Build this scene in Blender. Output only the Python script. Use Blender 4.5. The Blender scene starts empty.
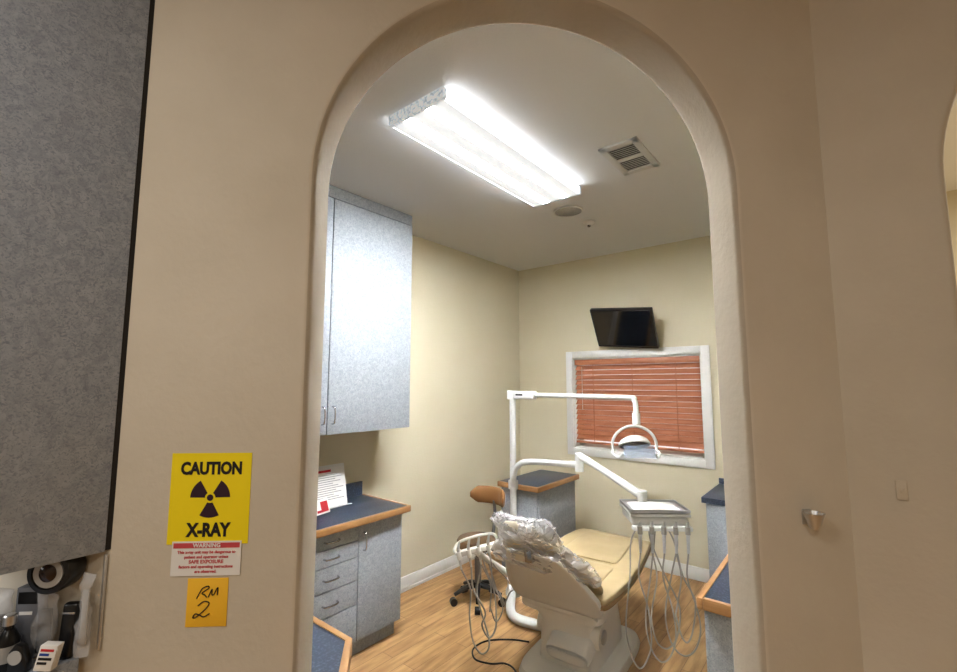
import bpy, bmesh, math, random
from mathutils import Vector, Matrix, noise
random.seed(4)
rad=math.radians
scene=bpy.context.scene
scene.view_settings.view_transform='Standard'
scene.view_settings.look='None'
AL=rad(39); H=1.51
# ---------------------------------------------------------------- materials
def lin(c):
    o=[]
    for v in c[:3]:
        v=v/255.0
        o.append(v/12.92 if v<=0.04045 else ((v+0.055)/1.055)**2.4)
    return (o[0],o[1],o[2],1)
def mat(name,col,rough=.55,metal=0,col2=None,nscale=6,detail=4,bump=0,bscale=60,emit=None,estr=0,trans=0,ior=1.45,alpha=1,coat=0,stretch=None,lo=.35,hi=.65):
    m=bpy.data.materials.new(name); m.use_nodes=True
    nt=m.node_tree; b=nt.nodes['Principled BSDF']; L=nt.links
    b.inputs['Base Color'].default_value=lin(col)
    b.inputs['Roughness'].default_value=rough
    b.inputs['Metallic'].default_value=metal
    b.inputs['IOR'].default_value=ior
    b.inputs['Transmission Weight'].default_value=trans
    b.inputs['Alpha'].default_value=alpha
    b.inputs['Coat Weight'].default_value=coat
    tc=nt.nodes.new('ShaderNodeTexCoord')
    src=tc.outputs['Object']
    if stretch:
        mp=nt.nodes.new('ShaderNodeMapping'); mp.inputs['Scale'].default_value=stretch
        L.new(src,mp.inputs['Vector']); src=mp.outputs['Vector']
    if col2 is not None:
        n=nt.nodes.new('ShaderNodeTexNoise'); n.inputs['Scale'].default_value=nscale; n.inputs['Detail'].default_value=detail
        L.new(src,n.inputs['Vector'])
        r=nt.nodes.new('ShaderNodeValToRGB'); r.color_ramp.elements[0].color=lin(col); r.color_ramp.elements[1].color=lin(col2)
        r.color_ramp.elements[0].position=lo; r.color_ramp.elements[1].position=hi
        L.new(n.outputs['Fac'],r.inputs['Fac']); L.new(r.outputs['Color'],b.inputs['Base Color'])
    if bump:
        n2=nt.nodes.new('ShaderNodeTexNoise'); n2.inputs['Scale'].default_value=bscale; n2.inputs['Detail'].default_value=3
        L.new(src,n2.inputs['Vector'])
        bp=nt.nodes.new('ShaderNodeBump'); bp.inputs['Strength'].default_value=bump; bp.inputs['Distance'].default_value=.01
        L.new(n2.outputs['Fac'],bp.inputs['Height']); L.new(bp.outputs['Normal'],b.inputs['Normal'])
    if emit is not None:
        b.inputs['Emission Color'].default_value=lin(emit); b.inputs['Emission Strength'].default_value=estr
    return m
def laminate(name,base,dark,light,sc=30):
    m=mat(name,base,.7); nt=m.node_tree; L=nt.links; b=nt.nodes['Principled BSDF']
    b.inputs['Specular IOR Level'].default_value=.25
    tc=nt.nodes.new('ShaderNodeTexCoord')
    n1=nt.nodes.new('ShaderNodeTexNoise'); n1.inputs['Scale'].default_value=sc; n1.inputs['Detail'].default_value=10; n1.inputs['Roughness'].default_value=.75; n1.inputs['Distortion'].default_value=1.2
    n2=nt.nodes.new('ShaderNodeTexNoise'); n2.inputs['Scale'].default_value=sc*3.3; n2.inputs['Detail'].default_value=4; n2.inputs['Distortion'].default_value=2
    L.new(tc.outputs['Object'],n1.inputs['Vector']); L.new(tc.outputs['Object'],n2.inputs['Vector'])
    r1=nt.nodes.new('ShaderNodeValToRGB'); r1.color_ramp.elements[0].color=lin(base); r1.color_ramp.elements[1].color=lin(light); r1.color_ramp.elements[0].position=.4; r1.color_ramp.elements[1].position=.62
    r2=nt.nodes.new('ShaderNodeValToRGB'); r2.color_ramp.elements[0].color=(0,0,0,1); r2.color_ramp.elements[1].color=(1,1,1,1); r2.color_ramp.elements[0].position=.34; r2.color_ramp.elements[1].position=.5
    L.new(n1.outputs['Fac'],r1.inputs['Fac']); L.new(n2.outputs['Fac'],r2.inputs['Fac'])
    mx=nt.nodes.new('ShaderNodeMixRGB'); mx.inputs['Color1'].default_value=lin(dark); L.new(r2.outputs['Color'],mx.inputs['Fac']); L.new(r1.outputs['Color'],mx.inputs['Color2'])
    L.new(mx.outputs['Color'],b.inputs['Base Color']); return m
M={}
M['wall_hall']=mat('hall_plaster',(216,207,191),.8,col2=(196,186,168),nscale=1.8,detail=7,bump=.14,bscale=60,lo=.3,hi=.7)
M['reveal']=mat('arch_reveal_shade',(188,178,161),.95,col2=(176,166,149),nscale=2.5,detail=6,bump=.14,bscale=60)  # same wall paint as the hall, with the reveal's shade darkened into its colour
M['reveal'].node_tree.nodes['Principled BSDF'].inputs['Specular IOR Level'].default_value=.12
M['wall_room']=mat('room_plaster',(226,217,190),.75,col2=(222,212,183),nscale=1.5,bump=.1,bscale=80)
M['ceil']=mat('ceiling_paint',(248,248,248),.85,bump=.08,bscale=120)
M['white']=mat('white_paint',(240,239,235),.4)
M['plasticw']=mat('white_plastic',(228,228,225),.35,coat=.2)
M['black']=mat('black_plastic',(16,16,18),.3)
M['screen']=mat('dark_glass_screen',(6,7,9),.12,coat=.5)
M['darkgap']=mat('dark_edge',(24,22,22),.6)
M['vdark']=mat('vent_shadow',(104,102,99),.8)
M['chrome']=mat('brushed_metal',(190,190,192),.25,metal=1)
M['steel']=mat('stainless_steel',(205,205,205),.3,metal=.9)
M['dsteel']=mat('dark_steel',(120,120,122),.3,metal=.9)
M['lamgrey']=laminate('grey_laminate_near',(148,157,171),(132,141,155),(174,182,194),36)
M['lamblue']=laminate('grey_blue_laminate',(158,165,173),(143,150,158),(182,188,194),34)
M['blue']=mat('speckled_blue_top',(48,58,76),.3,col2=(78,90,110),nscale=120,detail=2,lo=.5,hi=.7)
M['woodedge']=mat('maple_edge',(186,144,98),.4,col2=(164,120,76),nscale=6,stretch=(1,1,12))
M['yellow']=mat('sign_yellow',(246,222,14),.5)
M['ink']=mat('sign_ink',(20,18,22),.5)
M['purple']=mat('trefoil_ink',(45,20,40),.5)
M['paper']=mat('paper',(232,230,226),.7)
M['greypaper']=mat('grey_paper',(176,174,170),.6)
M['redink']=mat('red_ink',(190,40,50),.6)
M['palered']=mat('pale_red_ink',(198,74,80),.6)
M['blueink']=mat('blue_ink',(40,70,150),.6)
M['note']=mat('orange_note',(246,192,48),.7)
M['tan']=mat('tan_vinyl',(194,174,134),.42,bump=.12,bscale=14,col2=(182,162,122),nscale=5)
M['tand']=mat('brown_vinyl_edge',(150,122,82),.5)
M['cream']=mat('cream_shell',(238,236,229),.3,coat=.2)
M['orange']=mat('brown_vinyl',(104,78,52),.45)
M['hose']=mat('grey_hose',(158,154,147),.5)
M['amber']=mat('dark_bottle',(46,30,22),.15)
M['cartongrey']=mat('grey_carton',(104,106,112),.6)
M['film']=mat('clear_plastic_film',(246,247,249),.10,alpha=.36,coat=1,bump=.5,bscale=30)
M['bagfilm']=mat('clear_bag_film',(230,232,236),.08,alpha=.3,coat=.5,bump=.5,bscale=30)
def floor_mat():
    m=bpy.data.materials.new('maple_plank_floor'); m.use_nodes=True; nt=m.node_tree; L=nt.links; b=nt.nodes['Principled BSDF']
    tc=nt.nodes.new('ShaderNodeTexCoord'); mp=nt.nodes.new('ShaderNodeMapping'); mp.inputs['Rotation'].default_value=(0,0,rad(90))
    L.new(tc.outputs['Object'],mp.inputs['Vector'])
    br=nt.nodes.new('ShaderNodeTexBrick'); br.inputs['Scale'].default_value=1; br.inputs['Brick Width'].default_value=.9; br.inputs['Row Height'].default_value=.085
    br.inputs['Mortar Size'].default_value=.0015; br.offset=.37
    br.inputs['Color1'].default_value=lin((208,168,118)); br.inputs['Color2'].default_value=lin((190,149,100)); br.inputs['Mortar'].default_value=lin((138,102,67))
    L.new(mp.outputs['Vector'],br.inputs['Vector'])
    mp2=nt.nodes.new('ShaderNodeMapping'); mp2.inputs['Scale'].default_value=(14,2,1); L.new(tc.outputs['Object'],mp2.inputs['Vector'])
    n=nt.nodes.new('ShaderNodeTexNoise'); n.inputs['Scale'].default_value=2.2; n.inputs['Detail'].default_value=6; L.new(mp2.outputs['Vector'],n.inputs['Vector'])
    r=nt.nodes.new('ShaderNodeValToRGB'); r.color_ramp.elements[0].color=lin((205,196,184)); r.color_ramp.elements[1].color=lin((255,255,255)); r.color_ramp.elements[0].position=.3; r.color_ramp.elements[1].position=.6
    L.new(n.outputs['Fac'],r.inputs['Fac'])
    mx=nt.nodes.new('ShaderNodeMixRGB'); mx.blend_type='MULTIPLY'; mx.inputs['Fac'].default_value=1
    L.new(br.outputs['Color'],mx.inputs['Color1']); L.new(r.outputs['Color'],mx.inputs['Color2']); L.new(mx.outputs['Color'],b.inputs['Base Color'])
    b.inputs['Roughness'].default_value=.38
    return m
M['floor']=floor_mat()
# ---------------------------------------------------------------- mesh builder
def catmull(pts,n=6):
    pts=[Vector(p) for p in pts]
    if len(pts)<3: return pts
    P=[pts[0]*2-pts[1]]+pts+[pts[-1]*2-pts[-2]]
    out=[]
    for i in range(1,len(P)-2):
        for k in range(n):
            t=k/n; a,b,c,d=P[i-1],P[i],P[i+1],P[i+2]
            out.append(.5*((2*b)+(c-a)*t+(2*a-5*b+4*c-d)*t*t+(3*b-a-3*c+d)*t**3))
    out.append(pts[-1]); return out
def spow(v,e): return math.copysign(abs(v)**(2/e),v)
class B:
    def __init__(s): s.bm=bmesh.new(); s.mats=[]
    def mi(s,m):
        if m not in s.mats: s.mats.append(m)
        return s.mats.index(m)
    def add(s,t,m,mx=None):
        if mx is not None: bmesh.ops.transform(t,matrix=mx,verts=t.verts)
        i=s.mi(m)
        for f in t.faces: f.material_index=i
        me=bpy.data.meshes.new('tmp'); t.to_mesh(me); t.free(); s.bm.from_mesh(me); bpy.data.meshes.remove(me); return s
    def box(s,x0,x1,y0,y1,z0,z1,m,bev=0,mx=None,seg=2):
        t=bmesh.new(); bmesh.ops.create_cube(t,size=1)
        bmesh.ops.transform(t,matrix=Matrix.Translation(((x0+x1)/2,(y0+y1)/2,(z0+z1)/2))@Matrix.Diagonal((abs(x1-x0),abs(y1-y0),abs(z1-z0),1)),verts=t.verts)
        if bev: bmesh.ops.bevel(t,geom=t.edges[:],offset=bev,segments=seg,affect='EDGES',profile=.5)
        return s.add(t,m,mx)
    def prism(s,poly,z0,z1,m,bev=0,mx=None,seg=2):
        t=bmesh.new(); vs=[t.verts.new((p[0],p[1],z0)) for p in poly]; f=t.faces.new(vs)
        r=bmesh.ops.extrude_face_region(t,geom=[f]); bmesh.ops.translate(t,vec=(0,0,z1-z0),verts=[v for v in r['geom'] if isinstance(v,bmesh.types.BMVert)])
        bmesh.ops.recalc_face_normals(t,faces=t.faces)
        if bev: bmesh.ops.bevel(t,geom=t.edges[:],offset=bev,segments=seg,affect='EDGES',profile=.5)
        return s.add(t,m,mx)
    def lathe(s,prof,m,n=32,mx=None,cap=True):
        t=bmesh.new(); rings=[]
        for (r,z) in prof:
            rings.append([t.verts.new((r*math.cos(2*math.pi*k/n),r*math.sin(2*math.pi*k/n),z)) for k in range(n)])
        for a,b in zip(rings,rings[1:]):
            for k in range(n): t.faces.new((a[k],a[(k+1)%n],b[(k+1)%n],b[k]))
        if cap:
            t.faces.new(rings[0][::-1]); t.faces.new(rings[-1])
        bmesh.ops.recalc_face_normals(t,faces=t.faces)
        return s.add(t,m,mx)
    def cyl(s,p,q,r,m,n=20,r2=None):
        p=Vector(p); q=Vector(q); d=q-p; mx=Matrix.Translation(p)@d.to_track_quat('Z','Y').to_matrix().to_4x4()
        return s.lathe([(r,0),(r if r2 is None else r2,d.length)],m,n,mx)
    def tube(s,pts,r,m,n=10,smooth=6,radii=None):
        if smooth: 
            P=catmull(pts,smooth)
        else: P=[Vector(p) for p in pts]
        t=bmesh.new(); rings=[]; T=[(P[min(i+1,len(P)-1)]-P[max(i-1,0)]).normalized() for i in range(len(P))]
        up=Vector((0,0,1)) if abs(T[0].z)<.9 else Vector((1,0,0))
        nrm=(up-T[0]*up.dot(T[0])).normalized()
        for i,pt in enumerate(P):
            nrm=(nrm-T[i]*nrm.dot(T[i])).normalized(); bi=T[i].cross(nrm)
            rr=r
            if radii: 
                x=i/(len(P)-1)*(len(radii)-1); j=min(int(x),len(radii)-2); rr=radii[j]+(radii[j+1]-radii[j])*(x-j)
            rings.append([t.verts.new(pt+nrm*rr*math.cos(2*math.pi*k/n)+bi*rr*math.sin(2*math.pi*k/n)) for k in range(n)])
        for a,b in zip(rings,rings[1:]):
            for k in range(n): t.faces.new((a[k],a[(k+1)%n],b[(k+1)%n],b[k]))
        t.faces.new(rings[0][::-1]); t.faces.new(rings[-1])
        bmesh.ops.recalc_face_normals(t,faces=t.faces)
        return s.add(t,m)
    def loft(s,sections,m,caps=True,mx=None):
        t=bmesh.new(); R=[[t.verts.new(v) for v in sec] for sec in sections]; n=len(R[0])
        for a,b in zip(R,R[1:]):
            for k in range(n): t.faces.new((a[k],a[(k+1)%n],b[(k+1)%n],b[k]))
        if caps: t.faces.new(R[0][::-1]); t.faces.new(R[-1])
        bmesh.ops.recalc_face_normals(t,faces=t.faces)
        return s.add(t,m,mx)
    def pad(s,path,m,cx,n=28,e=3.5,sm=5,caps=True,wob=0,crumple=0):
        P=catmull([Vector(p) for p in path],sm); secs=[]
        for i,p in enumerate(P):
            a=P[max(i-1,0)]; c=P[min(i+1,len(P)-1)]
            ty,tz=c[0]-a[0],c[1]-a[1]; l=math.hypot(ty,tz) or 1; ty/=l; tz/=l; ny,nz=-tz,ty
            sec=[]
            for k in range(n):
                an=2*math.pi*k/n; x=p[2]*spow(math.cos(an),e); o=p[3]*spow(math.sin(an),e)
                v=Vector((cx+x,p[0]+ny*o,p[1]+nz*o))
                if wob:
                    q=noise.noise_vector(v*8)*wob+noise.noise_vector(v*19)*wob*.6; v=v+q
                    rg=1-abs(noise.noise(v*26)); v=v+Vector((0,ny,nz))*(wob*.35*rg*rg*(1 if o>0 else -1))
                if crumple: v=v+Vector((random.uniform(-1,1),random.uniform(-1,1),random.uniform(-1,1)))*crumple
                sec.append(v)
            secs.append(sec)
        return s.loft(secs,m,caps=caps)
    def text(s,body,m,size,mx,depth=.0004,align='CENTER',bold=0):
        cu=bpy.data.curves.new('t','FONT'); cu.body=body; cu.size=size; cu.align_x=align; cu.align_y='CENTER'; cu.extrude=depth; cu.offset=bold; cu.resolution_u=3
        o=bpy.data.objects.new('t',cu); scene.collection.objects.link(o); bpy.context.view_layer.update()
        me=bpy.data.meshes.new_from_object(o.evaluated_get(bpy.context.evaluated_depsgraph_get()))
        t=bmesh.new(); t.from_mesh(me); bpy.data.objects.remove(o); bpy.data.curves.remove(cu); bpy.data.meshes.remove(me)
        return s.add(t,m,mx)
    def finish(s,name,parent=None,label=None,category=None,kind=None,group=None,angle=35,origin=None,smooth=True):
        me=bpy.data.meshes.new(name)
        xs=[v.co for v in s.bm.verts]
        if origin is None:
            lo=Vector([min(v[i] for v in xs) for i in range(3)]); hi=Vector([max(v[i] for v in xs) for i in range(3)])
            origin=(lo+hi)/2; 
            if parent is None: origin.z=lo.z
        origin=Vector(origin)
        bmesh.ops.translate(s.bm,vec=-origin,verts=s.bm.verts)
        s.bm.to_mesh(me); s.bm.free()
        for m in s.mats: me.materials.append(m)
        if smooth:
            me.shade_smooth(); me.set_sharp_from_angle(angle=rad(angle))
        o=bpy.data.objects.new(name,me); scene.collection.objects.link(o)
        o.location=origin
        tag(o,label,category,kind,group)
        if parent is not None: attach(o,parent)
        return o
def wloc(o):
    v=Vector(o.location)
    while o.parent: o=o.parent; v=v+Vector(o.location)
    return v
def attach(o,p):
    w=Vector(o.location); o.parent=p; o.location=w-wloc(p)
def tag(o,label=None,category=None,kind=None,group=None):
    if label: o['label']=label
    if category: o['category']=category
    if kind: o['kind']=kind
    if group: o['group']=group
def empty(name,loc,label,category,group=None):
    o=bpy.data.objects.new(name,None); scene.collection.objects.link(o); o.location=loc; o.empty_display_size=.1
    tag(o,label,category,None,group); return o
AW=rad(42); AO=Vector((-.629,.777,0))
AM=Matrix.Translation(AO)@Matrix.Rotation(AW,4,'Z')
def TM(t,z,n=-.001,roll=0):
    return AM@Matrix.Translation((t,n,z))@Matrix.Rotation(rad(90),4,'X')@Matrix.Rotation(rad(roll),4,'Z')
ST='structure'
# ---------------------------------------------------------------- room shell
XL,YF=-2.65,3.95
B().box(-2.8,2.4,-2.3,4.1,-.1,0,M['floor']).finish('floor',kind=ST,smooth=False)
B().box(-2.8,2.4,-2.3,4.1,2.7,2.8,M['ceil']).finish('ceiling',kind=ST,smooth=False)
B().box(XL-.12,XL,-.02,YF+.15,0,2.7,M['wall_room']).finish('wall_left',kind=ST,smooth=False)
wx0,wx1,wz0,wz1=-2.04,-.91,.92,1.75
b=B()
b.box(XL,wx0,YF,YF+.15,0,2.7,M['wall_room']).box(wx1,2.4,YF,YF+.15,0,2.7,M['wall_room'])
b.box(wx0,wx1,YF,YF+.15,0,wz0,M['wall_room']).box(wx0,wx1,YF,YF+.15,wz1,2.7,M['wall_room'])
b.finish('wall_back',kind=ST,smooth=False)
B().box(-.1,-.005,1.36,YF,0,2.7,M['wall_room']).finish('wall_right',kind=ST,smooth=False)
B().box(XL,-1.53,0,.1,0,2.7,M['wall_room']).finish('wall_front',kind=ST,smooth=False)
def archwall(name,x0,x1,cx,r,zs,thick,mx,m,bev=.016,kind=ST,rv=None):
    t=bmesh.new(); pts=[(x0,0),(cx-r,0)]
    N=48
    for k in range(N+1):
        a=math.pi-math.pi*k/N; pts.append((cx+r*math.cos(a),zs+r*math.sin(a)))
    pts+=[(cx+r,0),(x1,0),(x1,2.7),(x0,2.7)]
    vs=[t.verts.new((p[0],0,p[1])) for p in pts]; f=t.faces.new(vs)
    rr=bmesh.ops.extrude_face_region(t,geom=[f]); bmesh.ops.translate(t,vec=(0,thick,0),verts=[v for v in rr['geom'] if isinstance(v,bmesh.types.BMVert)])
    bmesh.ops.recalc_face_normals(t,faces=t.faces)
    es=[]
    for e in t.edges:
        a,c=e.verts
        if abs(a.co.y-c.co.y)<1e-6:
            ok=all(abs(math.hypot(v.co.x-cx,max(v.co.z-zs,0))-r)<1e-4 for v in (a,c))
            if ok: es.append(e)
    bmesh.ops.bevel(t,geom=es,offset=bev,segments=6,affect='EDGES',profile=.5)
    b=B(); b.add(t,m,None)
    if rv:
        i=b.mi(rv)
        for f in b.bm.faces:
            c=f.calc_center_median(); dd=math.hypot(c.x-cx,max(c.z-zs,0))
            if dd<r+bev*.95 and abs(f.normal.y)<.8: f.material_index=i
    bmesh.ops.transform(b.bm,matrix=mx,verts=b.bm.verts)
    return b.finish(name,kind=kind,angle=50)
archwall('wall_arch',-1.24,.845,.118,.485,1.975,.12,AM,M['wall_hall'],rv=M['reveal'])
RM=Matrix.Translation((-.017,1.328,0))
archwall('wall_hall_right',0,2.4,.685,.483,1.95,.13,RM,M['wall_hall'],.013)
B().box(-1.67,-1.55,-2.3,0,0,2.7,M['wall_hall']).finish('wall_hall_left',kind=ST,smooth=False)
B().box(-1.55,2.4,-2.3,-2.18,0,2.7,M['wall_hall']).finish('wall_hall_back',kind=ST,smooth=False)
B().box(2.3,2.4,-2.18,YF,0,2.7,M['wall_hall']).finish('wall_hall_end',kind=ST,smooth=False)
B().box(XL,XL+.015,2.0,YF,0,.1,M['white'],.004).box(XL,XL+.022,2.0,YF,0,.02,M['white']).finish('baseboard_left',kind=ST)
B().box(XL+.015,-.83,YF-.015,YF,0,.1,M['white'],.004).finish('baseboard_back',kind=ST)
# ---------------------------------------------------------------- window
b=B(); cw=.065; zo=YF-.02
b.box(wx0-cw,wx0,zo,YF+.0,wz0-cw,wz1+cw,M['white'],.004).box(wx1,wx1+cw,zo,YF,wz0-cw,wz1+cw,M['white'],.004)
b.box(wx0,wx1,zo,YF,wz1,wz1+cw,M['white'],.004).box(wx0,wx1,zo,YF,wz0-cw,wz0,M['white'],.004)
b.box(wx0,wx0+.012,YF,YF+.13,wz0,wz1,M['white']).box(wx1-.012,wx1,YF,YF+.13,wz0,wz1,M['white']).box(wx0,wx1,YF,YF+.13,wz0,wz0+.012,M['white']).box(wx0,wx1,YF,YF+.13,wz1-.012,wz1,M['white'])
for xx in (wx0+.012,wx1-.052): b.box(xx,xx+.04,YF+.09,YF+.12,wz0+.012,wz1-.012,M['white'],.003)
b.box(wx0+.012,wx1-.012,YF+.09,YF+.12,wz0+.012,wz0+.05,M['white']).box(wx0+.012,wx1-.012,YF+.09,YF+.12,wz1-.05,wz1-.012,M['white'])
b.finish('window_1',kind=ST)
M['blind']=mat('red_wood_blind',(170,106,74),.4,col2=(190,126,94),nscale=5,stretch=(1,8,8))
bl=empty('window_blind',(-1.475,YF+.03,wz0+.02),'reddish-brown wooden slatted blind covering the window','window blind')
B().box(wx0+.014,wx1-.014,YF+.002,YF+.05,wz1-.065,wz1-.013,M['blind'],.004).finish('headrail',bl)
b=B(); ns=15; zt=wz1-.088; zb=wz0+.098
for i in range(ns):
    z=zt+(zb-zt)*i/(ns-1)
    mx=Matrix.Translation((0,YF+.032,z))@Matrix.Rotation(rad(52),4,'X')
    b.box(wx0+.016,wx1-.016,-.026,.026,-.002,.002,M['blind'],.0008,mx,1)
b.finish('slat_stack',bl)
B().box(wx0+.016,wx1-.016,YF+.01,YF+.055,wz0+.045,wz0+.063,M['blind'],.003).finish('bottom_rail',bl)
for xx in (wx0+.2,-1.475,wx1-.2): B().box(xx-.003,xx+.003,YF+.006,YF+.0075,wz0+.05,wz1-.05,M['blind']).finish('ladder_tape',bl)
b=B(); b.cyl((wx0+.09,YF+.001,wz1-.08),(wx0+.09,YF+.001,wz0+.35),.002,M['paper'],8); b.finish('tilt_cord',bl)
# ---------------------------------------------------------------- tv
tvM=Matrix.Translation((-1.465,3.78,1.985))@Matrix.Rotation(rad(5),4,'Y')@Matrix.Rotation(rad(37),4,'X')
tv=empty('wall_television',(-1.465,3.86,1.9),'small black flat television tilted down above the window','television')
B().box(-.265,.265,-.02,.02,-.19,.19,M['black'],.006,tvM).box(-.17,.17,.02,.045,-.1,.1,M['black'],.01,tvM).finish('casing',tv)
B().box(-.250,.250,-.0225,-.019,-.165,.178,M['screen'],0,tvM).finish('screen',tv)
B().cyl((-1.465,3.83,1.98),(-1.465,3.938,1.98),.02,M['black']).box(-1.525,-1.405,3.935,3.949,1.92,2.04,M['black'],.003).finish('wall_bracket',tv)
# ---------------------------------------------------------------- ceiling light
def lens_mat():
    m=bpy.data.materials.new('lit_prismatic_lens'); m.use_nodes=True; nt=m.node_tree; L=nt.links; b=nt.nodes['Principled BSDF']
    b.inputs['Base Color'].default_value=lin((235,240,245)); b.inputs['Roughness'].default_value=.3
    tc=nt.nodes.new('ShaderNodeTexCoord'); sx=nt.nodes.new('ShaderNodeSeparateXYZ'); L.new(tc.outputs['Object'],sx.inputs[0])
    ab=nt.nodes.new('ShaderNodeMath'); ab.operation='ABSOLUTE'; L.new(sx.outputs['X'],ab.inputs[0])
    s1=nt.nodes.new('ShaderNodeMath'); s1.operation='SUBTRACT'; s1.inputs[1].default_value=.066; L.new(ab.outputs[0],s1.inputs[0])
    s2=nt.nodes.new('ShaderNodeMath'); s2.operation='ABSOLUTE'; L.new(s1.outputs[0],s2.inputs[0])
    mr=nt.nodes.new('ShaderNodeMapRange'); mr.interpolation_type='SMOOTHSTEP'; mr.inputs['From Min'].default_value=.008; mr.inputs['From Max'].default_value=.030
    mr.inputs['To Min'].default_value=310; mr.inputs['To Max'].default_value=.0; L.new(s2.outputs[0],mr.inputs['Value'])
    m2=nt.nodes.new('ShaderNodeMapRange'); m2.inputs['From Min'].default_value=.028; m2.inputs['From Max'].default_value=.09; m2.inputs['To Min'].default_value=.90; m2.inputs['To Max'].default_value=.66; L.new(s2.outputs[0],m2.inputs['Value'])
    ad=nt.nodes.new('ShaderNodeMath'); ad.operation='ADD'; L.new(mr.outputs[0],ad.inputs[0]); L.new(m2.outputs[0],ad.inputs[1])
    b.inputs['Emission Color'].default_value=(.95,.98,1,1); L.new(ad.outputs[0],b.inputs['Emission Strength'])
    return m
M['lens']=lens_mat()
M['lensside']=mat('lens_side',(235,242,248),.3,emit=(240,245,250),estr=7.0)
lx,ly0,ly1=-1.347,1.235,2.44
fl=empty('ceiling_light_fixture',(lx,(ly0+ly1)/2,2.7),'lit fluorescent ceiling fixture with clear wraparound lens','ceiling light')
B().box(lx-.155,lx+.155,ly0+.01,ly1-.01,2.690,2.6995,M['white'],.003).finish('housing',fl)
sec=[(-.160,2.692),(-.165,2.688),(-.165,2.650),(-.160,2.645),(.160,2.645),(.165,2.650),(.165,2.688),(.160,2.692)]
b=B(); b.box(lx-.154,lx+.154,ly0+.02,ly1-.02,2.646,2.689,M['lens'])
b.finish('lens',fl,label='glowing ribbed acrylic lens',origin=(lx,(ly0+ly1)/2,2.65))
for sg in (-1,1): B().box(lx+sg*.154,lx+sg*.160,ly0+.02,ly1-.02,2.647,2.689,M['lensside'],.001).finish('lens_side_panel',fl)
def acryl():
    m=mat('prismatic_end',(238,242,245),.1,alpha=1,emit=(205,218,230),estr=.42); nt=m.node_tree; L=nt.links; b=nt.nodes['Principled BSDF']
    tc=nt.nodes.new('ShaderNodeTexCoord'); v=nt.nodes.new('ShaderNodeTexVoronoi'); v.inputs['Scale'].default_value=70; L.new(tc.outputs['Object'],v.inputs['Vector'])
    r=nt.nodes.new('ShaderNodeValToRGB'); r.color_ramp.elements[0].color=lin((238,243,248)); r.color_ramp.elements[1].color=lin((176,186,194)); r.color_ramp.elements[0].position=.3; r.color_ramp.elements[1].position=.85
    L.new(v.outputs['Distance'],r.inputs['Fac']); L.new(r.outputs['Color'],b.inputs['Base Color']); L.new(r.outputs['Color'],b.inputs['Emission Color']); return m
M['pris']=acryl()
for y0,y1 in ((ly0,ly0+.02),(ly1-.02,ly1)):
    b=B(); b.loft([[(lx+x*1.005,y0,z) for x,z in sec],[(lx+x*1.005,y1,z) for x,z in sec]],M['pris']); b.finish('end_cap',fl)
# ---------------------------------------------------------------- vent, speaker, detector
vx0,vx1,vy0,vy1=-.92,-.72,2.1,2.46
v=empty('ceiling_vent',((vx0+vx1)/2,(vy0+vy1)/2,2.7),'white metal louvred air vent in the ceiling','air vent')
b=B(); b.box(vx0,vx1,vy0,vy0+.04,2.688,2.6995,M['white'],.003).box(vx0,vx1,vy1-.04,vy1,2.688,2.6995,M['white'],.003).box(vx0,vx0+.035,vy0,vy1,2.688,2.6995,M['white'],.003).box(vx1-.035,vx1,vy0,vy1,2.688,2.6995,M['white'],.003)
b.box(vx0+.03,vx1-.03,(vy0+vy1)/2-.012,(vy0+vy1)/2+.012,2.688,2.699,M['white']); b.finish('frame',v)
b=B()
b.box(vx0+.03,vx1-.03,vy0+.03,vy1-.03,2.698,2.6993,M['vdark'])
n=15
for i in range(n):
    y=vy0+.05+(vy1-vy0-.10)*i/(n-1)
    b.box(vx0+.035,vx1-.035,-.0045,.0045,-.0008,.0008,M['white'],0,Matrix.Translation((0,y,2.693))@Matrix.Rotation(rad(35),4,'X'))
b.finish('louvre_blades',v)
sp=empty('ceiling_speaker',(-1.43,2.75,2.7),'round grey mesh speaker set in the ceiling','speaker')
M['mesh']=mat('speaker_mesh',(180,178,174),.7,col2=(140,138,134),nscale=160,detail=1)
B().lathe([(.1,2.6995),(.1,2.69),(.094,2.686),(.09,2.69)],M['white'],40,Matrix.Translation((-1.43,2.75,0)),cap=False).finish('rim',sp)
B().lathe([(.092,2.692),(.06,2.688),(.001,2.686)],M['mesh'],40,Matrix.Translation((-1.43,2.75,0)),cap=False).finish('grille',sp)
sd=empty('smoke_detector',(-1.42,3.05,2.7),'small white round smoke detector on the ceiling','smoke detector')
B().lathe([(.045,2.6995),(.045,2.688),(.035,2.678),(.02,2.675)],M['white'],32,Matrix.Translation((-1.42,3.05,0))).finish('housing',sd)
B().lathe([(.014,2.675),(.012,2.664),(.006,2.662)],M['chrome'],20,Matrix.Translation((-1.42,3.05,0))).finish('sensor_cap',sd)
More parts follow.
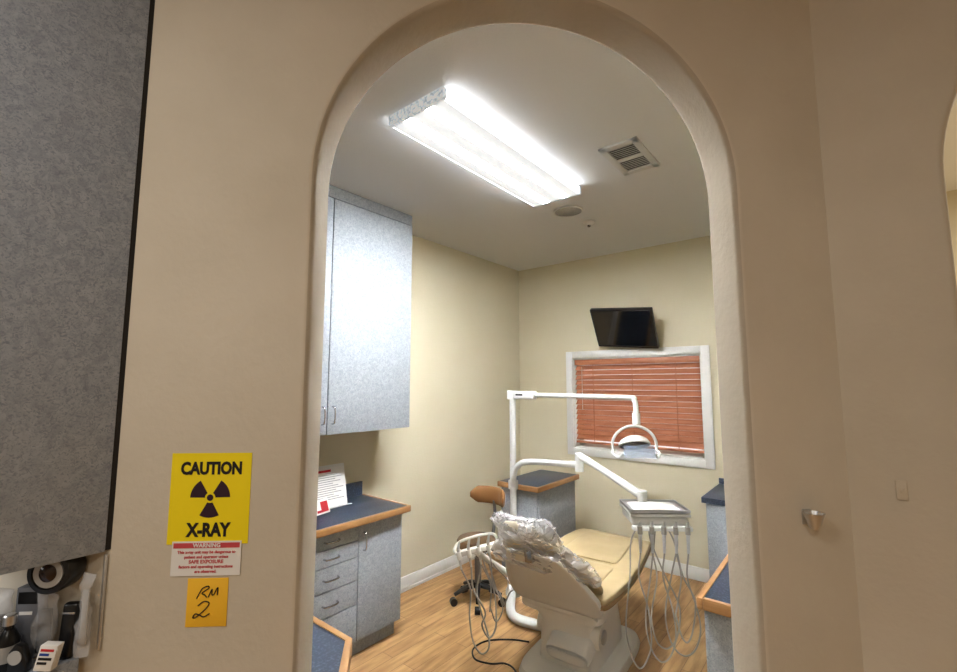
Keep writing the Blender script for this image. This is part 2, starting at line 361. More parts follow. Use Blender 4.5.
# ---------------------------------------------------------------- cabinets (inner room)
def handle(b,p,axis='z',L=.1,out=(1,0,0),m=None):
    m=m or M['chrome']; p=Vector(p); out=Vector(out); a={'z':Vector((0,0,1)),'y':Vector((0,1,0))}[axis]
    b.tube([p-a*L/2,p-a*L/2+out*.022+a*.008,p+out*.028,p+a*L/2+out*.022-a*.008,p+a*L/2],.0045,m,8)
XC=XL+.004
def cabinet_wall():
    fx=-2.335; y0,y1=.86,2.14
    c=empty('wall_cabinet',((XL+fx)/2,(y0+y1)/2,1.22),'grey-blue laminate wall cabinet reaching the ceiling','cabinet')
    B().box(XC,fx-.02,y0,y1,1.22,2.696,M['lamblue']).finish('body',c)
    for a,bb in ((y0,1.505),(1.511,y1-.0)):
        d=B().box(fx-.018,fx,a,bb,1.22,2.62,M['lamblue'],.0015).finish('door',c)
        hb=B(); hy=(bb-.03 if a==y0 else a+.03); handle(hb,(fx,hy,1.33),'z',.1); hb.finish('handle',d,label='small chrome handle')
    B().box(fx-.019,fx-.004,y0,y1,2.625,2.696,M['lamblue']).finish('top_rail',c)
cabinet_wall()
def cabinet_base():
    fx=-2.21; y0,y1=.9,1.98
    c=empty('base_cabinet',((XL+fx)/2,(y0+y1)/2,0),'grey laminate base cabinet with drawers and one door','cabinet')
    B().box(XC,fx-.02,y0,y1,.09,.72,M['lamblue']).finish('body',c)
    B().box(XC,fx-.05,y0,y1-.01,0,.09,M['lamblue']).finish('toe_kick',c)
    d=B().box(fx-.018,fx,1.66,1.975,.095,.715,M['lamblue'],.0015).finish('door',c)
    hb=B(); handle(hb,(fx,1.69,.62)); hb.finish('handle',d)
    zs=[.095,.29,.42,.545,.635,.715]
    for i in range(5):
        d=B().box(fx-.018,fx,1.31,1.654,zs[i]+.002,zs[i+1]-.002,M['lamblue'],.0015).finish('drawer',c)
        hb=B(); handle(hb,(fx,1.48,(zs[i]+zs[i+1])/2),'y',.09); hb.finish('handle',d)
cabinet_base()
w=empty('worktop',(-2.4,1.45,.724),'speckled dark blue worktop with maple edge and backsplash','worktop')
B().box(XC,-2.185,.9,1.99,.724,.76,M['blue'],.001).finish('slab',w)
B().box(-2.185,-2.165,.9,2.01,.724,.762,M['woodedge'],.004).box(XC,-2.165,1.99,2.01,.724,.762,M['woodedge'],.004).finish('edge_strip',w,label='rounded maple edging')
B().box(XC,XL+.02,.9,1.99,.76,.85,M['blue'],.002).finish('backsplash',w)
c=empty('base_cabinet',(-2.0,3.2,0),'grey laminate base cabinet standing near the far corner','cabinet')
B().box(-2.16,-1.84,2.95,3.53,.09,.72,M['lamblue'],.002).finish('body',c)
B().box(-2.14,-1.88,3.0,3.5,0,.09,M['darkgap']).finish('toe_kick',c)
B().box(-1.84,-1.824,2.96,3.52,.1,.715,M['lamblue'],.002).finish('door',c)
w=empty('worktop',(-2.0,3.2,.724),'dark worktop with wood edge on the corner cabinet','worktop')
B().box(-2.17,-1.82,2.93,3.55,.724,.76,M['blue'],.001).finish('slab',w)
B().box(-2.17,-1.80,2.91,2.93,.724,.762,M['woodedge'],.004).box(-1.82,-1.80,2.91,3.56,.724,.762,M['woodedge'],.004).finish('edge_strip',w)
c=empty('base_cabinet',(-.45,3.67,0),'grey laminate base cabinet beside the delivery unit','cabinet')
B().box(-.80,-.104,3.4,YF-.02,.09,.72,M['lamblue'],.002).finish('body',c)
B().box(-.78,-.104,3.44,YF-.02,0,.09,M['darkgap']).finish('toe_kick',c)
B().box(-.79,-.48,3.384,3.4,.1,.715,M['lamblue'],.002).finish('door',c)
w=empty('worktop',(-.45,3.67,.724),'dark blue worktop with low backsplash','worktop')
B().box(-.82,-.104,3.37,YF-.02,.724,.76,M['blue'],.002).finish('slab',w)
B().box(-.82,-.104,YF-.045,YF-.021,.76,.80,M['blue'],.002).finish('backsplash',w)
c=empty('base_cabinet',(-.28,2.6,0),'grey laminate base cabinet with wood-edged top','cabinet')
B().box(-.44,-.104,1.83,3.36,.09,.72,M['lamblue'],.002).finish('body',c)
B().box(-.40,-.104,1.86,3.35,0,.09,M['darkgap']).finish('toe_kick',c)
for a,bb in ((1.84,2.58),(2.59,3.35)): B().box(-.456,-.44,a,bb,.1,.715,M['lamblue'],.002).finish('door',c)
w=empty('worktop',(-.28,2.6,.724),'dark blue worktop edged in maple','worktop')
B().box(-.45,-.104,1.82,3.36,.724,.76,M['blue'],.001).finish('slab',w)
B().box(-.47,-.45,1.8,3.36,.724,.764,M['woodedge'],.004).box(-.45,-.104,1.8,1.82,.724,.764,M['woodedge'],.004).finish('edge_strip',w)
c=empty('base_cabinet',(-1.5,.5,0),'grey laminate corner base cabinet behind the arch wall','cabinet')
B().prism([(-1.88,.11),(-1.60,.11),(-1.10,.56),(-1.14,.77),(-1.25,.85),(-1.88,.85)],0,.718,M['lamblue'],.001).finish('body',c)
w=empty('worktop',(-1.5,.5,.722),'blue corner worktop with wood edge','worktop')
B().prism([(-1.9,.105),(-1.585,.105),(-1.05,.59),(-1.085,.76),(-1.20,.86),(-1.9,.86)],.725,.76,M['blue'],.001).finish('slab',w)
B().prism([(-1.9,.86),(-1.20,.86),(-1.085,.76),(-1.05,.59),(-1.03,.605),(-1.065,.772),(-1.192,.88),(-1.9,.88)],.722,.763,M['woodedge'],.002).finish('edge_strip',w)
s=empty('brochure_holder',(-2.5,1.63,.76),'clear stand with printed brochure on the worktop','brochure holder')
bm_=Matrix.Translation((-2.5,1.66,.764))@Matrix.Rotation(rad(-12),4,'Y')
B().box(-.003,0,-.12,.12,0,.25,M['plasticw'],0,bm_).box(-.003,.05,-.12,.12,-.003,0,M['plasticw'],0,bm_).finish('stand',s)
B().box(.001,.003,-.115,.115,.002,.235,M['paper'],0,bm_).finish('brochure',s)
M['greyink']=mat('grey_print',(150,148,150),.7)
b=B()
for i in range(12): b.box(.003,.0036,-.10,.10-(i*37%5)*.018,.045+i*.013,.049+i*.013,M['greyink'],0,bm_)
b.box(.003,.0036,-.10,.02,.208,.222,M['redink'],0,bm_); b.finish('printed_lines',s)
s=empty('folded_card',(-2.36,1.55,.765),'small red and white folded card on the worktop','card')
cm=Matrix.Translation((-2.37,1.53,.778))@Matrix.Rotation(rad(12),4,'Z')@Matrix.Rotation(rad(-20),4,'Y')
B().box(-.002,0,-.05,.05,0,.08,M['paper'],0,cm).box(-.03,-.0,-.05,.05,-.001,.0,M['paper'],0,cm).finish('paper',s)
B().box(0,.001,-.042,.042,.008,.022,M['redink'],0,cm).box(0,.001,-.01,.042,.022,.066,M['redink'],0,cm).finish('red_print',s)
# ---------------------------------------------------------------- near left wall cabinet
c=empty('wall_cabinet',(-1.38,-.2,1.17),'large grey mottled laminate wall cabinet close to the arch','cabinet')
B().prism([(-1.202,.225),(-1.202,-.9),(-1.546,-.9),(-1.546,-.09)],1.176,2.696,M['lamgrey']).finish('body',c)
B().box(-1.2,-1.18,-.9,.270,1.176,2.69,M['lamgrey'],.0015).finish('door',c)
B().box(-1.195,-1.1815,.270,.2795,1.178,2.696,M['darkgap']).finish('edge_strip',c,label='dark door edge')
# ---------------------------------------------------------------- niche clutter on ledge
w=empty('worktop',(-1.38,-.2,.95),'grey laminate ledge under the near wall cabinet','worktop')
B().prism([(-1.20,.235),(-1.20,-.9),(-1.546,-.9),(-1.546,-.075)],.955,.985,M['lamgrey'],.001).finish('slab',w)
B().box(-1.2,-1.185,-.9,.245,.95,.987,M['lamgrey'],.003).finish('edge_strip',w)
def AP(t,n,z): return AM@Vector((t,n,z))
s=empty('tape_roll_dispenser',AP(-.84,-.03,1.08),'round roll in dark holder fixed under the cabinet','roll dispenser')
mx=AM@Matrix.Translation((-.822,-.05,1.152))@Matrix.Rotation(rad(90),4,'X')
B().lathe([(.038,-.045),(.040,-.04),(.040,-.006),(.038,-.002),(.030,-.001),(.028,-.006),(.028,-.045)],M['black'],40,mx).finish('holder_ring',s)
B().lathe([(.027,-.045),(.027,-.002),(.016,-.002),(.016,-.04)],M['greypaper'],40,mx,cap=False).finish('roll',s)
B().lathe([(.016,-.045),(.016,-.001),(.007,.003)],M['amber'],24,mx).finish('core',s)
s=empty('dark_bottle',AP(-.905,-.03,.985),'small dark bottle with silver cap','bottle')
mx=Matrix.Translation(AP(-.880,-.05,.9855))
B().lathe([(.015,0),(.017,.004),(.017,.052),(.010,.066),(.007,.07),(.007,.078)],M['black'],24,mx).finish('bottle_body',s)
B().lathe([(.010,.078),(.010,.094),(.008,.096)],M['steel'],24,mx).finish('cap',s)
B().lathe([(.0175,.016),(.0175,.044)],M['greypaper'],24,mx,cap=False).finish('paper_label',s)
s=empty('black_pouch',AP(-.80,-.03,.99),'black zip pouch leaning on the wall','pouch')
pm=AM@Matrix.Translation((-.796,-.022,.986))@Matrix.Rotation(rad(-5),4,'X')
B().box(-.015,.015,-.009,.009,0,.10,M['black'],.007,pm,3).finish('pouch_body',s)
B().box(-.012,.012,-.0105,-.008,.080,.084,M['chrome'],.001,pm).finish('zip',s)
s=empty('steel_wall_strip',AP(-.75,-.005,.99),'narrow reflective metal strip fixed upright on the wall','metal strip')
B().box(-.752,-.746,-.006,-.001,.99,1.17,M['steel'],.001,AM).finish('strip',s)
def bag(nm,t,n,z,w_,h_,lab,seed):
    s=empty(nm,AP(t,n,z),lab,'plastic bag'); b=B(); secs=[]
    for i in range(17):
        f_=i/16; ww=w_*(.95-.12*math.sin(f_*9+seed)); dd=.011*math.sin(math.pi*min(1,f_*1.05+.03))+.002
        sec=[]
        for k in range(32):
            a=2*math.pi*k/32; v=AP(t+ww*math.cos(a),n+dd*math.sin(a),z+h_*f_); sec.append(v+noise.noise_vector(v*45+Vector((seed,0,0)))*.008)
        secs.append(sec)
    b.loft(secs,M['bagfilm']); b.finish('bag_film',s,angle=60)
    return s
s=bag('sealed_plastic_bag',-.767,-.022,.990,.012,.15,'clear crinkled plastic bag hanging against the wall',2.0)
B().box(-.006,.006,-.002,.002,.02,.12,M['greypaper'],.001,AM@Matrix.Translation((-.767,-.022,.99))).finish('grey_contents',s)
s=bag('sealed_plastic_bag',-.835,-.028,.992,.020,.12,'clear sealed plastic bag with dark contents',1.0)
B().box(-.012,.012,-.003,.003,.01,.09,M['black'],.002,AM@Matrix.Translation((-.835,-.028,.99))).finish('dark_contents',s)
s=bag('sealed_plastic_bag',-.925,-.026,.992,.024,.13,'clear sealed plastic bag with dark contents',4.0)
B().box(-.016,.016,-.004,.004,.01,.08,M['black'],.003,AM@Matrix.Translation((-.925,-.026,.99))).finish('dark_contents',s)
s=empty('glove_box',AP(-.88,-.016,.985),'grey cardboard dispenser box standing by the wall','dispenser box')
gm=AM@Matrix.Translation((-.875,-.012,.9865))
B().box(-.022,.022,-.010,.010,0,.13,M['cartongrey'],.001,gm).finish('carton',s)
B().box(-.018,.018,-.0106,-.010,.10,.122,M['black'],0,gm).box(-.014,.010,-.0106,-.010,.08,.086,M['paper'],0,gm).finish('printed_band',s)
s=empty('label_box',AP(-.80,-.08,.985),'small tilted white box with printed red and blue lines','box')
lm=AM@Matrix.Translation((-.800,-.062,.990))@Matrix.Rotation(rad(10),4,'Z')@Matrix.Rotation(rad(-6),4,'X')@Matrix.Rotation(rad(9),4,'Y')
B().box(-.014,.014,-.010,.010,0,.042,M['paper'],.001,lm).finish('carton',s)
b=B()
for i,mm in enumerate((M['redink'],M['blueink'],M['ink'],M['ink'])): b.box(-.011,.010-(i%2)*.006,-.0106,-.010,.032-i*.007,.036-i*.007,mm,0,lm)
b.finish('printed_lines',s)
s=empty('cable_bundle',AP(-1.02,-.06,.985),'loosely coiled black cable with plug','cable')
b=B(); pts=[]
for k in range(44):
    a=k*.75; rr=.030+.012*math.sin(k*1.9); pts.append(AP(-.965+rr*math.cos(a)*1.1,-.07-.012*math.sin(k*.9),1.07+rr*math.sin(a)*1.15+.008*math.sin(k*2.3)))
b.tube(pts,.0048,M['black'],8,4); b.finish('cable',s)
B().box(-.012,.012,-.008,.008,0,.028,M['black'],.004,AM@Matrix.Translation((-.985,-.1,.986))).finish('plug',s)
s=empty('steel_clip_holder',AP(-.93,-.1,.985),'bright metal instrument holder on the ledge','holder')
b=B()
b.tube([AP(-.935,-.095,.99),AP(-.93,-.095,1.04),AP(-.915,-.095,1.06),AP(-.90,-.095,1.04),AP(-.895,-.095,.99)],.003,M['steel'],8); b.finish('wire_loop',s)
B().box(-.94,-.89,-.11,-.08,.9855,.992,M['steel'],.001,AM).finish('foot_plate',s)
s=empty('black_tape_dispenser',AP(-.85,-.035,.986),'small black plastic tape dispenser on the ledge','tape dispenser')
tm=AM@Matrix.Translation((-.845,-.062,.9865))
B().prism([(-.016,0),(.016,0),(.016,.02),(.006,.046),(-.006,.05),(-.016,.036)],-.007,.007,M['black'],.002,tm@Matrix.Rotation(rad(90),4,'X')).finish('dispenser_body',s)
B().lathe([(.012,-.004),(.012,.004)],M['greypaper'],24,tm@Matrix.Translation((-.003,-.0085,.028))@Matrix.Rotation(rad(90),4,'X')@Matrix.Diagonal((1,1,.2,1))).finish('tape_roll',s)
# ---------------------------------------------------------------- signs on arch wall
s=empty('xray_caution_sign',AM@Vector((-.556,0,1.19)),'yellow caution x-ray sign stuck on the arch wall','warning sign')
B().box(-.635,-.474,-.0012,-.0002,1.185,1.367,M['yellow'],0,AM).finish('panel',s)
sc_=Matrix.Diagonal((.80,1,1,1))
B().text('CAUTION',M['ink'],.034,TM(-.554,1.335,-.0016)@sc_,bold=.0015).finish('caution_lettering',s)
B().text('X-RAY',M['ink'],.036,TM(-.554,1.212,-.0016)@sc_,bold=.0016).finish('xray_lettering',s)
b=B()
def flat(b,pts,m,t0,z0,n=-.0016):
    t=bmesh.new(); vs=[t.verts.new(AM@Vector((t0+p[0],n,z0+p[1]))) for p in pts]; t.faces.new(vs); b.add(t,m)
flat(b,[(.0065*math.cos(2*math.pi*k/24),.0065*math.sin(2*math.pi*k/24)) for k in range(24)],M['purple'],-.554,1.277)
for ang in (150,30,270):
    pts=[]
    for k in range(9): a=rad(ang-29+58*k/8); pts.append((.040*math.cos(a),.040*math.sin(a)))
    for k in range(9): a=rad(ang+29-58*k/8); pts.append((.0105*math.cos(a),.0105*math.sin(a)))
    flat(b,pts,M['purple'],-.554,1.277)
b.finish('trefoil_symbol',s,label='dark purple radiation trefoil')
s=empty('warning_label',AM@Vector((-.556,0,1.13)),'small white warning label with red header','warning label')
LO=-.004
B().box(-.623,-.486,-.0024,-.0013,1.128+LO,1.195+LO,M['paper'],0,AM).finish('panel',s)
B().box(-.620,-.489,-.003,-.0024,1.182+LO,1.192+LO,M['palered'],0,AM).finish('red_band',s)
B().text('WARNING',M['paper'],.0112,TM(-.554,1.187+LO,-.0033),bold=.0003).finish('header_lettering',s)
b=B()
for i,tx in enumerate(('This x-ray unit may be dangerous to','patient and operator unless','SAFE EXPOSURE','factors and operating instructions','are observed.')):
    b.text(tx,M['palered'],.0078 if i!=2 else .0095,TM(-.554,1.174+LO-i*.0094,-.0028),bold=.0002)
b.finish('body_lettering',s)
s=empty('handwritten_note',AM@Vector((-.556,0,1.02)),'orange sticky note reading RM 2 in handwriting','note')
B().box(-.588,-.508,-.0015,-.0003,1.026,1.119,M['note'],.0003,AM).finish('paper',s)
b=B()
def stroke(pts): b.tube([AM@Vector((-.550+p[0]*.95+p[1]*.25,-.0022,1.074+p[1]*.92+p[0]*.12)) for p in pts],.00115,M['ink'],6,6)
stroke([(-.022,.010),(-.019,.022),(-.016,.030),(-.006,.033),(-.003,.028),(-.014,.020),(-.007,.015),(-.001,.009)])
stroke([(.002,.009),(.005,.025),(.008,.014),(.012,.013),(.016,.027),(.020,.011)])
b.finish('rm_handwriting',s)
b=B()
stroke([(-.014,-.006),(-.004,.001),(.008,-.004),(.004,-.016),(-.010,-.030),(-.017,-.030),(-.014,-.023),(-.004,-.027),(.006,-.032),(.016,-.027)])
b.finish('number_handwriting',s)
h=empty('wall_cup_holder',AM@Vector((.70,0,1.2)),'small metal cone-shaped holder on the arch wall','wall holder')
B().lathe([(.008,-.035),(.011,-.03),(.021,.0),(.019,.0),(.010,-.028)],M['steel'],24,AM@Matrix.Translation((.720,-.023,1.235)),cap=False).finish('cup',h)
B().box(.710,.730,-.004,0,1.205,1.237,M['steel'],.001,AM).finish('back_plate',h)
s=empty('light_switch',(.07,1.326,1.27),'small beige wall plate on the hall wall','wall plate')
M['beige']=mat('beige_plastic',(204,193,174),.7)
B().box(.061,.079,1.3235,1.327,1.268,1.308,M['beige'],.0015).finish('plate',s)
B().box(.067,.073,1.3205,1.324,1.283,1.294,M['beige'],.0012).finish('toggle',s)
# ---------------------------------------------------------------- dental chair
CX=-1.26
ch=empty('dental_chair',(-1.27,2.45,0),'cream and tan reclining dental chair on a floor base','dental chair')
def sup(hx,hy,z,cx=-1.25,cy=2.46,e=3,n=48):
    return [(cx+hx*spow(math.cos(2*math.pi*k/n),e),cy+hy*spow(math.sin(2*math.pi*k/n),e),z) for k in range(n)]
B().loft([sup(.24,.38,.0,e=5),sup(.245,.385,.02,e=5),sup(.235,.37,.05,e=5),sup(.20,.31,.075,e=5)],M['cream']).finish('floor_base',ch)
B().loft([sup(.165,.25,.07,e=6),sup(.16,.24,.16,CX+.02,2.44,e=6),sup(.155,.22,.28,CX+.02,2.42,e=6),sup(.19,.26,.34,CX,2.44,e=6),sup(.20,.28,.365,CX,2.46,e=6)],M['cream']).finish('pedestal_cover',ch,label='bulky white angular pedestal cover')
b=B(); b.pad([(2.14,.17,.10,.02),(2.17,.18,.115,.05),(2.44,.29,.115,.05),(2.56,.33,.10,.02)],M['plasticw'],CX+.06); b.finish('lift_arm',ch)
b=B(); b.cyl((CX-.14,2.28,.24),(CX+.20,2.28,.24),.065,M['cream'],28); b.finish('pivot_cover',ch)
b=B(); b.pad([(1.895,.715,.10,.006),(1.91,.70,.14,.012),(1.99,.612,.195,.016),(2.07,.522,.235,.020),(2.135,.45,.25,.024),(2.18,.40,.24,.03),(2.25,.37,.20,.028)],M['cream'],CX,e=6); b.finish('back_shell',ch)
b=B(); b.pad([(2.18,.36,.18,.02),(2.22,.355,.225,.035),(2.6,.37,.215,.036),(2.9,.40,.20,.03),(2.98,.405,.16,.01)],M['cream'],CX,e=4.5); b.finish('seat_pan',ch)
b=B(); b.pad([(2.13,.450,.23,.006),(2.15,.447,.275,.013),(2.4,.442,.29,.013),(2.65,.447,.285,.013),(2.9,.462,.265,.012),(3.07,.457,.24,.011),(3.10,.455,.21,.005)],M['tand'],CX,e=8,n=40); b.finish('seat_edge_band',ch,label='brown seat edge')
b=B(); b.pad([(2.13,.472,.23,.008),(2.155,.472,.273,.018),(2.4,.467,.288,.019),(2.65,.472,.283,.019),(2.9,.487,.263,.018),(3.07,.482,.238,.016),(3.095,.480,.21,.006)],M['tan'],CX,e=8,n=40,wob=.003); b.finish('seat_cushion',ch,angle=50)
b=B(); b.pad([(2.20,.490,.10,.003),(2.23,.490,.17,.009),(2.40,.487,.18,.009),(2.52,.490,.175,.008),(2.54,.491,.13,.003)],M['tan'],CX,e=6,n=40,wob=.004); b.finish('seat_panel',ch,angle=60)
b=B(); b.pad([(2.58,.491,.12,.003),(2.60,.493,.17,.009),(2.82,.504,.165,.009),(2.98,.506,.15,.008),(3.00,.505,.11,.003)],M['tan'],CX,e=6,n=40,wob=.004); b.finish('leg_panel',ch,angle=60)
b=B(); b.pad([(2.185,.49,.18,.005),(2.165,.508,.25,.015),(2.08,.592,.24,.016),(1.99,.692,.20,.015),(1.935,.75,.15,.013),(1.92,.765,.11,.005)],M['tan'],CX,e=6); b.finish('backrest_cushion',ch)
M['lighttan']=mat('light_headrest_vinyl',(220,212,194),.4)
b=B(); b.pad([(1.90,.755,.06,.008),(1.885,.77,.095,.020),(1.83,.83,.10,.024),(1.78,.865,.09,.020),(1.765,.87,.055,.006)],M['lighttan'],CX,e=3); b.finish('headrest',ch)
B().box(CX-.02,CX+.02,1.87,1.94,.68,.75,M['chrome'],.004).finish('headrest_bracket',ch)
B().lathe([(.034,0),(.034,.006),(.028,.009)],M['steel'],28,Matrix.Translation((CX+.20,2.28,.24))@Matrix.Rotation(rad(90),4,'Y')).finish('pivot_cap',ch)
b=B(); b.tube([(-1.47,2.30,.39),(-1.56,2.26,.42),(-1.64,2.14,.52),(-1.68,2.04,.60)],.017,M['cream'],12); ah=b.finish('suction_holder',ch,label='cream side arm holding suction handpieces and hoses')
HM=Matrix.Translation((-1.68,2.03,.61))@Matrix.Rotation(rad(34),4,'Z')@Matrix.Rotation(rad(-14),4,'Y')
b=B(); b.box(-.10,.14,-.02,.02,-.014,.014,M['cream'],.006,HM); b.finish('holder_bar',ah)
b=B(); b.tube([HM@Vector((-.10,0,0)),HM@Vector((-.11,.03,.02)),HM@Vector((-.06,.06,.045)),HM@Vector((.10,.06,.045)),HM@Vector((.14,0,.02))],.008,M['cream'],10); b.finish('guard_rail',ah)
for i in range(4):
    x=-.085+i*.055; s1=1 if i%2 else -1
    def hp(dx,dy,z): return HM@Vector((x+dx,-.03+dy,z))
    b=B(); b.cyl(hp(0,0,-.02),hp(0,0,.02),.013,M['cream'],14); b.finish('holder_cup',ah)
    b=B(); b.tube([hp(.02,.01,.07),hp(.005,0,.035),hp(0,0,0),hp(-.004,0,-.07)],.01,M['steel'],10,4,radii=[.005,.008,.008,.005]); b.finish('suction_tip',ah,label='metal-tipped handpiece')
    lo=-.52+.07*i
    b=B(); b.tube([hp(-.004,0,-.07),hp(-.02*s1,-.01,-.18),hp(.015*s1,-.02,-.30),hp(-.03+.01*i,0,lo+.08),hp(.0,.02,lo),hp(.05,.03,lo+.05),hp(.06+.02*s1,.05,-.24),hp(.09-.03*i,.08,-.12),hp(.1-.04*i,.12,-.05)],.0048 if i<2 else .0036,M['hose'],8,7); b.finish('suction_hose',ah)
ch.rotation_euler=(0,0,rad(4))
# plastic cover
b=B(); b.pad([(2.04,.615,.28,.036),(1.98,.68,.25,.044),(1.93,.74,.20,.046),(1.89,.79,.16,.044),(1.83,.845,.135,.048),(1.78,.88,.12,.042),(1.745,.895,.09,.03),(1.735,.90,.03,.01)],M['film'],CX,n=46,e=2.6,sm=6,wob=.028,caps=False,crumple=.0065)
pc=b.finish('plastic_cover',label='clear crumpled plastic cover draped over the headrest',category='plastic cover',smooth=False)
Rz=Matrix.Rotation(rad(4),4,'Z'); pv=Vector((-1.27,2.45,0)); pc.location=pv+Rz@(Vector(pc.location)-pv); pc.rotation_euler=(0,0,rad(4))
# ---------------------------------------------------------------- delivery unit
PX,PY=-1.985,2.86
du=empty('dental_delivery_unit',(PX,PY,0),'white dental delivery unit with post, swing arm and instrument tray','dental unit')
b=B(); b.cyl((PX,PY,.05),(PX,PY,1.395),.024,M['plasticw'],24); b.finish('post',du)
B().lathe([(.06,0),(.06,.03),(.045,.055),(.03,.07)],M['plasticw'],32,Matrix.Translation((PX,PY,.0))).finish('post_foot',du)
b=B(); b.tube([(PX+.02,PY-.03,.30),(PX+.12,PY-.2,.12),(PX+.22,PY-.34,.05),(PX+.38,PY-.34,.045),(PX+.44,PY-.33,.05)],.03,M['plasticw'],14); b.finish('umbilical_tube',du)
b=B(); b.cyl((PX,PY,.74),(PX,PY,.80),.036,M['plasticw'],24); b.tube([(PX+.02,PY-.02,.77),(PX+.04,PY-.05,.84),(PX+.08,PY-.06,.92),(PX+.2,PY-.07,.965),(-1.40,2.75,.99)],.021,M['plasticw'],14); b.finish('lower_arm',du)
b=B(); b.cyl((-1.39,2.75,.95),(-1.39,2.75,1.065),.028,M['plasticw'],20)
b.tube([(-1.39,2.75,1.05),(-1.2,2.67,.995),(-.93,2.56,.905)],.02,M['plasticw'],14,4,radii=[.024,.02,.024]); b.cyl((-.92,2.555,.875),(-.92,2.555,.93),.026,M['plasticw'],20); b.finish('spring_arm',du)
DM=Matrix.Translation((-.838,2.49,.018))@Matrix.Rotation(rad(36),4,'Z')
b=B(); b.box(-.140,.140,-.095,.105,.785,.825,M['plasticw'],.012,DM,3); b.finish('delivery_head',du)
M['paletray']=mat('pale_tray_plastic',(206,206,202),.35)
for zz,nm,mm,lb in ((.830,'lower_tray',M['paletray'],'pale plastic tray'),(.850,'instrument_tray',M['steel'],'flat stainless steel tray')):
    b=B(); b.box(-.148,.148,-.105,.115,zz,zz+.004,mm,.001,DM)
    for (x0,x1,y0,y1) in ((-.148,.148,-.105,-.101),(-.148,.148,.111,.115),(-.148,-.144,-.105,.115),(.144,.148,-.105,.115)): b.box(x0,x1,y0,y1,zz+.004,zz+.014,mm,0,DM)
    b.box(-.10,.10,-.06,.06,zz-.006,zz+.0005,mm,.001,DM)
    b.finish(nm,du,label=lb)
B().box(-.12,.11,-.08,.09,.854,.857,M['paper'],.001,DM).finish('tray_paper',du)
b=B(); b.box(-.145,.145,-.135,-.095,.770,.790,M['plasticw'],.006,DM); b.finish('holder_bar',du)
for i in range(5):
    x=-.115+i*.0575
    def dp(dx,dy,z): return DM@Vector((x+dx,-.14+dy,z))
    b=B(); b.cyl(dp(0,0,.76),dp(0,0,.795),.012,M['hose'],14); b.finish('holder_cup',du)
    b=B(); b.tube([dp(0,-.01,.82),dp(0,-.003,.80),dp(0,0,.76),dp(0,.004,.67)],.008,M['steel'],10,4,radii=[.005,.009,.009,.006]); b.finish('handpiece',du,label='metal handpiece')
    low=.15+.12*((i*3)%5)/4; s1=(1 if i%2 else -1); wd_=.06+.02*((i*2)%3)
    b=B(); b.tube([dp(0,.004,.67),dp(.014*s1,-.005,.56),dp(-.020*s1,-.02,.42),dp(-.026*s1,-.03,low+.12),dp(.0*s1,-.02,low+.03),dp(wd_*.5*s1,-.01,low),dp(wd_*s1,.0,low+.05),dp((wd_+.02)*s1,.01,low+.18),dp(wd_*.7*s1,.05,.55),dp(.02*s1,.09,.70),dp(.0-x*.4,.12,.79)],.0040,M['hose'],8,7); b.finish('instrument_hose',du)
# ---------------------------------------------------------------- dental lamp
dl=empty('dental_lamp',(PX,PY,1.4),'white overhead dental lamp on a jointed arm','dental lamp')
b=B(); b.cyl((PX,PY,1.396),(PX,PY,1.462),.042,M['plasticw'],24); b.box(PX-.03,PX+.20,-.033,.033,1.398,1.458,M['plasticw'],.012,Matrix.Translation((0,PY,0)),3); b.finish('hub',dl)
B().box(PX+.05,PX+.11,PY-.0345,PY-.033,1.424,1.436,M['ink']).finish('hub_emblem',dl)
LX=-1.05; LY=2.86
b=B(); b.tube([(PX+.18,PY,1.43),(-1.5,LY,1.428),(LX-.05,LY,1.425),(LX-.01,LY,1.41),(LX,LY,1.37),(LX,LY,1.29)],.016,M['plasticw'],14); b.finish('arm',dl)
b=B(); b.cyl((LX,LY,1.26),(LX,LY,1.33),.024,M['plasticw'],20); b.finish('swivel_joint',dl)
R_=Matrix.Translation((LX-.01,LY-.02,1.16))@Matrix.Rotation(rad(36),4,'Z')
b=B(); pts=[R_@Vector((.135*math.cos(a),0,.12*math.sin(a)-.03)) for a in [rad(x) for x in range(-10,191,20)]]; b.tube(pts,.009,M['plasticw'],10,3); b.finish('yoke',dl)
hm=R_@Matrix.Translation((0,0,-.02))@Matrix.Rotation(rad(-24),4,'X')
b=B(); b.lathe([(.02,.045),(.055,.04),(.082,.022),(.095,0),(.095,-.008),(.088,-.012)],M['plasticw'],40,hm); b.finish('lamp_head',dl)
M['lampglass']=mat('lamp_reflector',(110,135,175),.06,metal=.8)
M['shield']=mat('clear_blue_shield',(150,172,200),.06,alpha=.30,coat=.5)
b=B(); b.lathe([(.086,-.0125),(.05,-.02),(.002,-.022)],M['lampglass'],40,hm,cap=False); b.finish('reflector',dl)
b=B(); b.box(-.09,.09,-.002,.002,-.045,.03,M['shield'],.0015,R_@Matrix.Translation((0,-.10,-.045))@Matrix.Rotation(rad(-20),4,'X')); b.finish('clear_shield',dl)
for sx in (-1,1):
    b=B(); b.tube([R_@Vector((sx*.128,0,-.05)),R_@Vector((sx*.14,-.03,-.072)),R_@Vector((sx*.115,-.07,-.09)),R_@Vector((sx*.09,-.10,-.06))],.008,M['plasticw'],8); b.finish('grip_handle',dl)
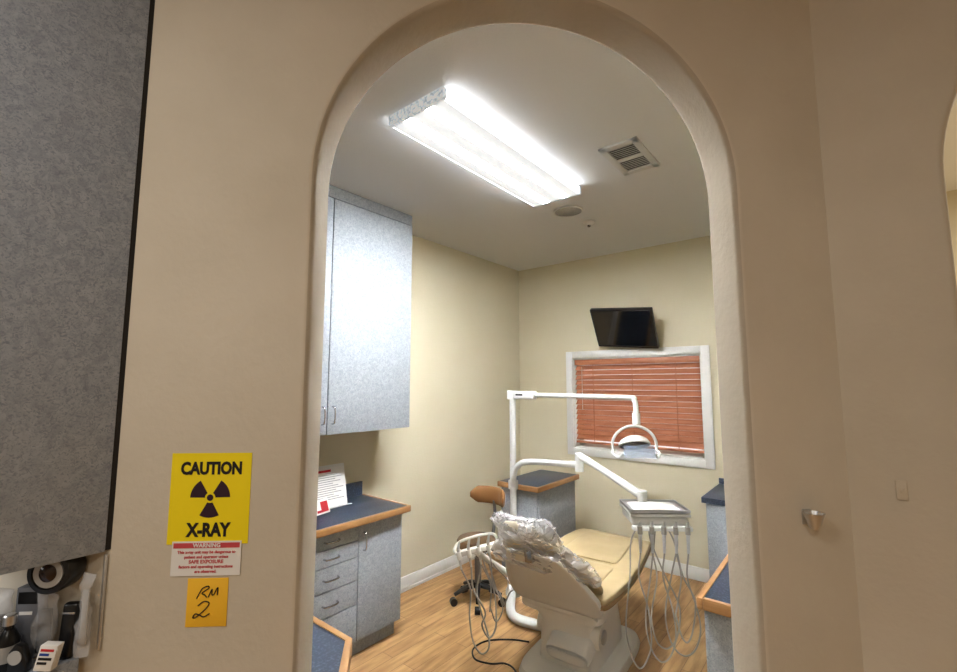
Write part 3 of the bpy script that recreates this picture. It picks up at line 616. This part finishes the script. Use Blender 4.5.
# ---------------------------------------------------------------- foot control
fc=empty('foot_control',(-1.33,1.87,0),'round cream foot control with black cord on the floor','foot control')
fm=Matrix.Translation((-1.33,1.87,0))
B().lathe([(.10,0),(.10,.02),(.085,.035),(.05,.04)],M['cream'],36,fm).finish('pedal_base',fc)
B().lathe([(.07,.04),(.07,.048),(.05,.055)],M['plasticw'],36,fm).finish('pedal_disc',fc)
b=B(); b.tube([(-1.56,2.40,.006),(-1.66,2.35,.006),(-1.76,2.25,.006),(-1.77,2.14,.006),(-1.70,2.07,.006),(-1.61,2.09,.006),(-1.55,2.14,.006),(-1.48,2.13,.006),(-1.41,2.06,.006),(-1.36,1.97,.015)],.0048,M['black'],8,12); b.finish('cord',fc)
# ---------------------------------------------------------------- stool
sx_,sy_=-2.11,2.60
st=empty('dental_stool',(sx_,sy_,0),'brown vinyl operator stool with wide curved back','stool')
B().lathe([(.05,.37),(.135,.375),(.15,.39),(.15,.415),(.14,.43),(.1,.437),(.002,.437)],M['orange'],40,Matrix.Translation((sx_,sy_,0))).finish('seat',st)
B().lathe([(.024,.12),(.024,.3),(.016,.3),(.016,.375)],M['dsteel'],24,Matrix.Translation((sx_,sy_,0))).finish('gas_lift',st)
for i in range(5):
    a=rad(72*i+20); d=Vector((math.cos(a),math.sin(a),0)); c0=Vector((sx_,sy_,0))
    b=B(); b.tube([c0+Vector((0,0,.12)),c0+d*.09+Vector((0,0,.105)),c0+d*.17+Vector((0,0,.07))],.016,M['black'],10,4,radii=[.022,.016,.012]); lg=b.finish('leg',st)
    b=B(); t=Vector((-d.y,d.x,0)); b.cyl(c0+d*.175+Vector((0,0,.026))-t*.018,c0+d*.175+Vector((0,0,.026))+t*.018,.025,M['black'],18); b.finish('caster',lg)
b=B(); b.tube([(sx_+.02,sy_+.04,.38),(sx_+.02,sy_+.13,.39),(sx_+.02,sy_+.17,.53),(sx_+.02,sy_+.165,.66)],.012,M['dsteel'],10); b.finish('back_post',st)
M['orange2']=mat('brown_backrest',(150,106,64),.45)
b=B(); secs=[]
for k in range(25):
    u=k/24; a=rad(28+120*u); s_=min(1,.3+math.sin(math.pi*u)*1.5); rr=.178
    cx_,cy_=sx_+rr*math.cos(a),sy_+rr*math.sin(a)
    secs.append([(cx_+math.cos(a)*.022*s_*math.cos(q),cy_+math.sin(a)*.022*s_*math.cos(q),.690+.062*s_*math.sin(q)) for q in [2*math.pi*j/16 for j in range(16)]])
b.loft(secs,M['orange2']); b.finish('backrest',st)
# ---------------------------------------------------------------- lights
def area(name,loc,size,e,col,rot=(0,0,0)):
    l=bpy.data.lights.new(name,'AREA'); l.energy=e; l.color=col; l.shape='DISK'; l.size=size
    o=bpy.data.objects.new(name,l); scene.collection.objects.link(o); o.location=loc; o.rotation_euler=rot; return o
area('hall_lamp',(.5,-.9,2.66),.5,14,(1,.92,.80))
area('hall_lamp',(-.75,-.9,2.66),.5,16,(1,.95,.88))
area('next_room_lamp',(1.2,2.6,2.66),.5,30,(1,.94,.84))
area('under_cabinet_lamp',(-1.30,.02,1.168),.08,.3,(1,.98,.95))
wd=bpy.data.worlds.new('w'); scene.world=wd; wd.use_nodes=True
wd.node_tree.nodes['Background'].inputs[0].default_value=(1,.94,.92,1); wd.node_tree.nodes['Background'].inputs[1].default_value=1.0
# ---------------------------------------------------------------- camera
cd=bpy.data.cameras.new('camera'); cd.sensor_width=36; cd.lens=456/957*36; cd.clip_start=.02
co=bpy.data.objects.new('camera',cd); scene.collection.objects.link(co); co.location=(0,0,H); co.rotation_euler=(rad(96),0,AL); scene.camera=co
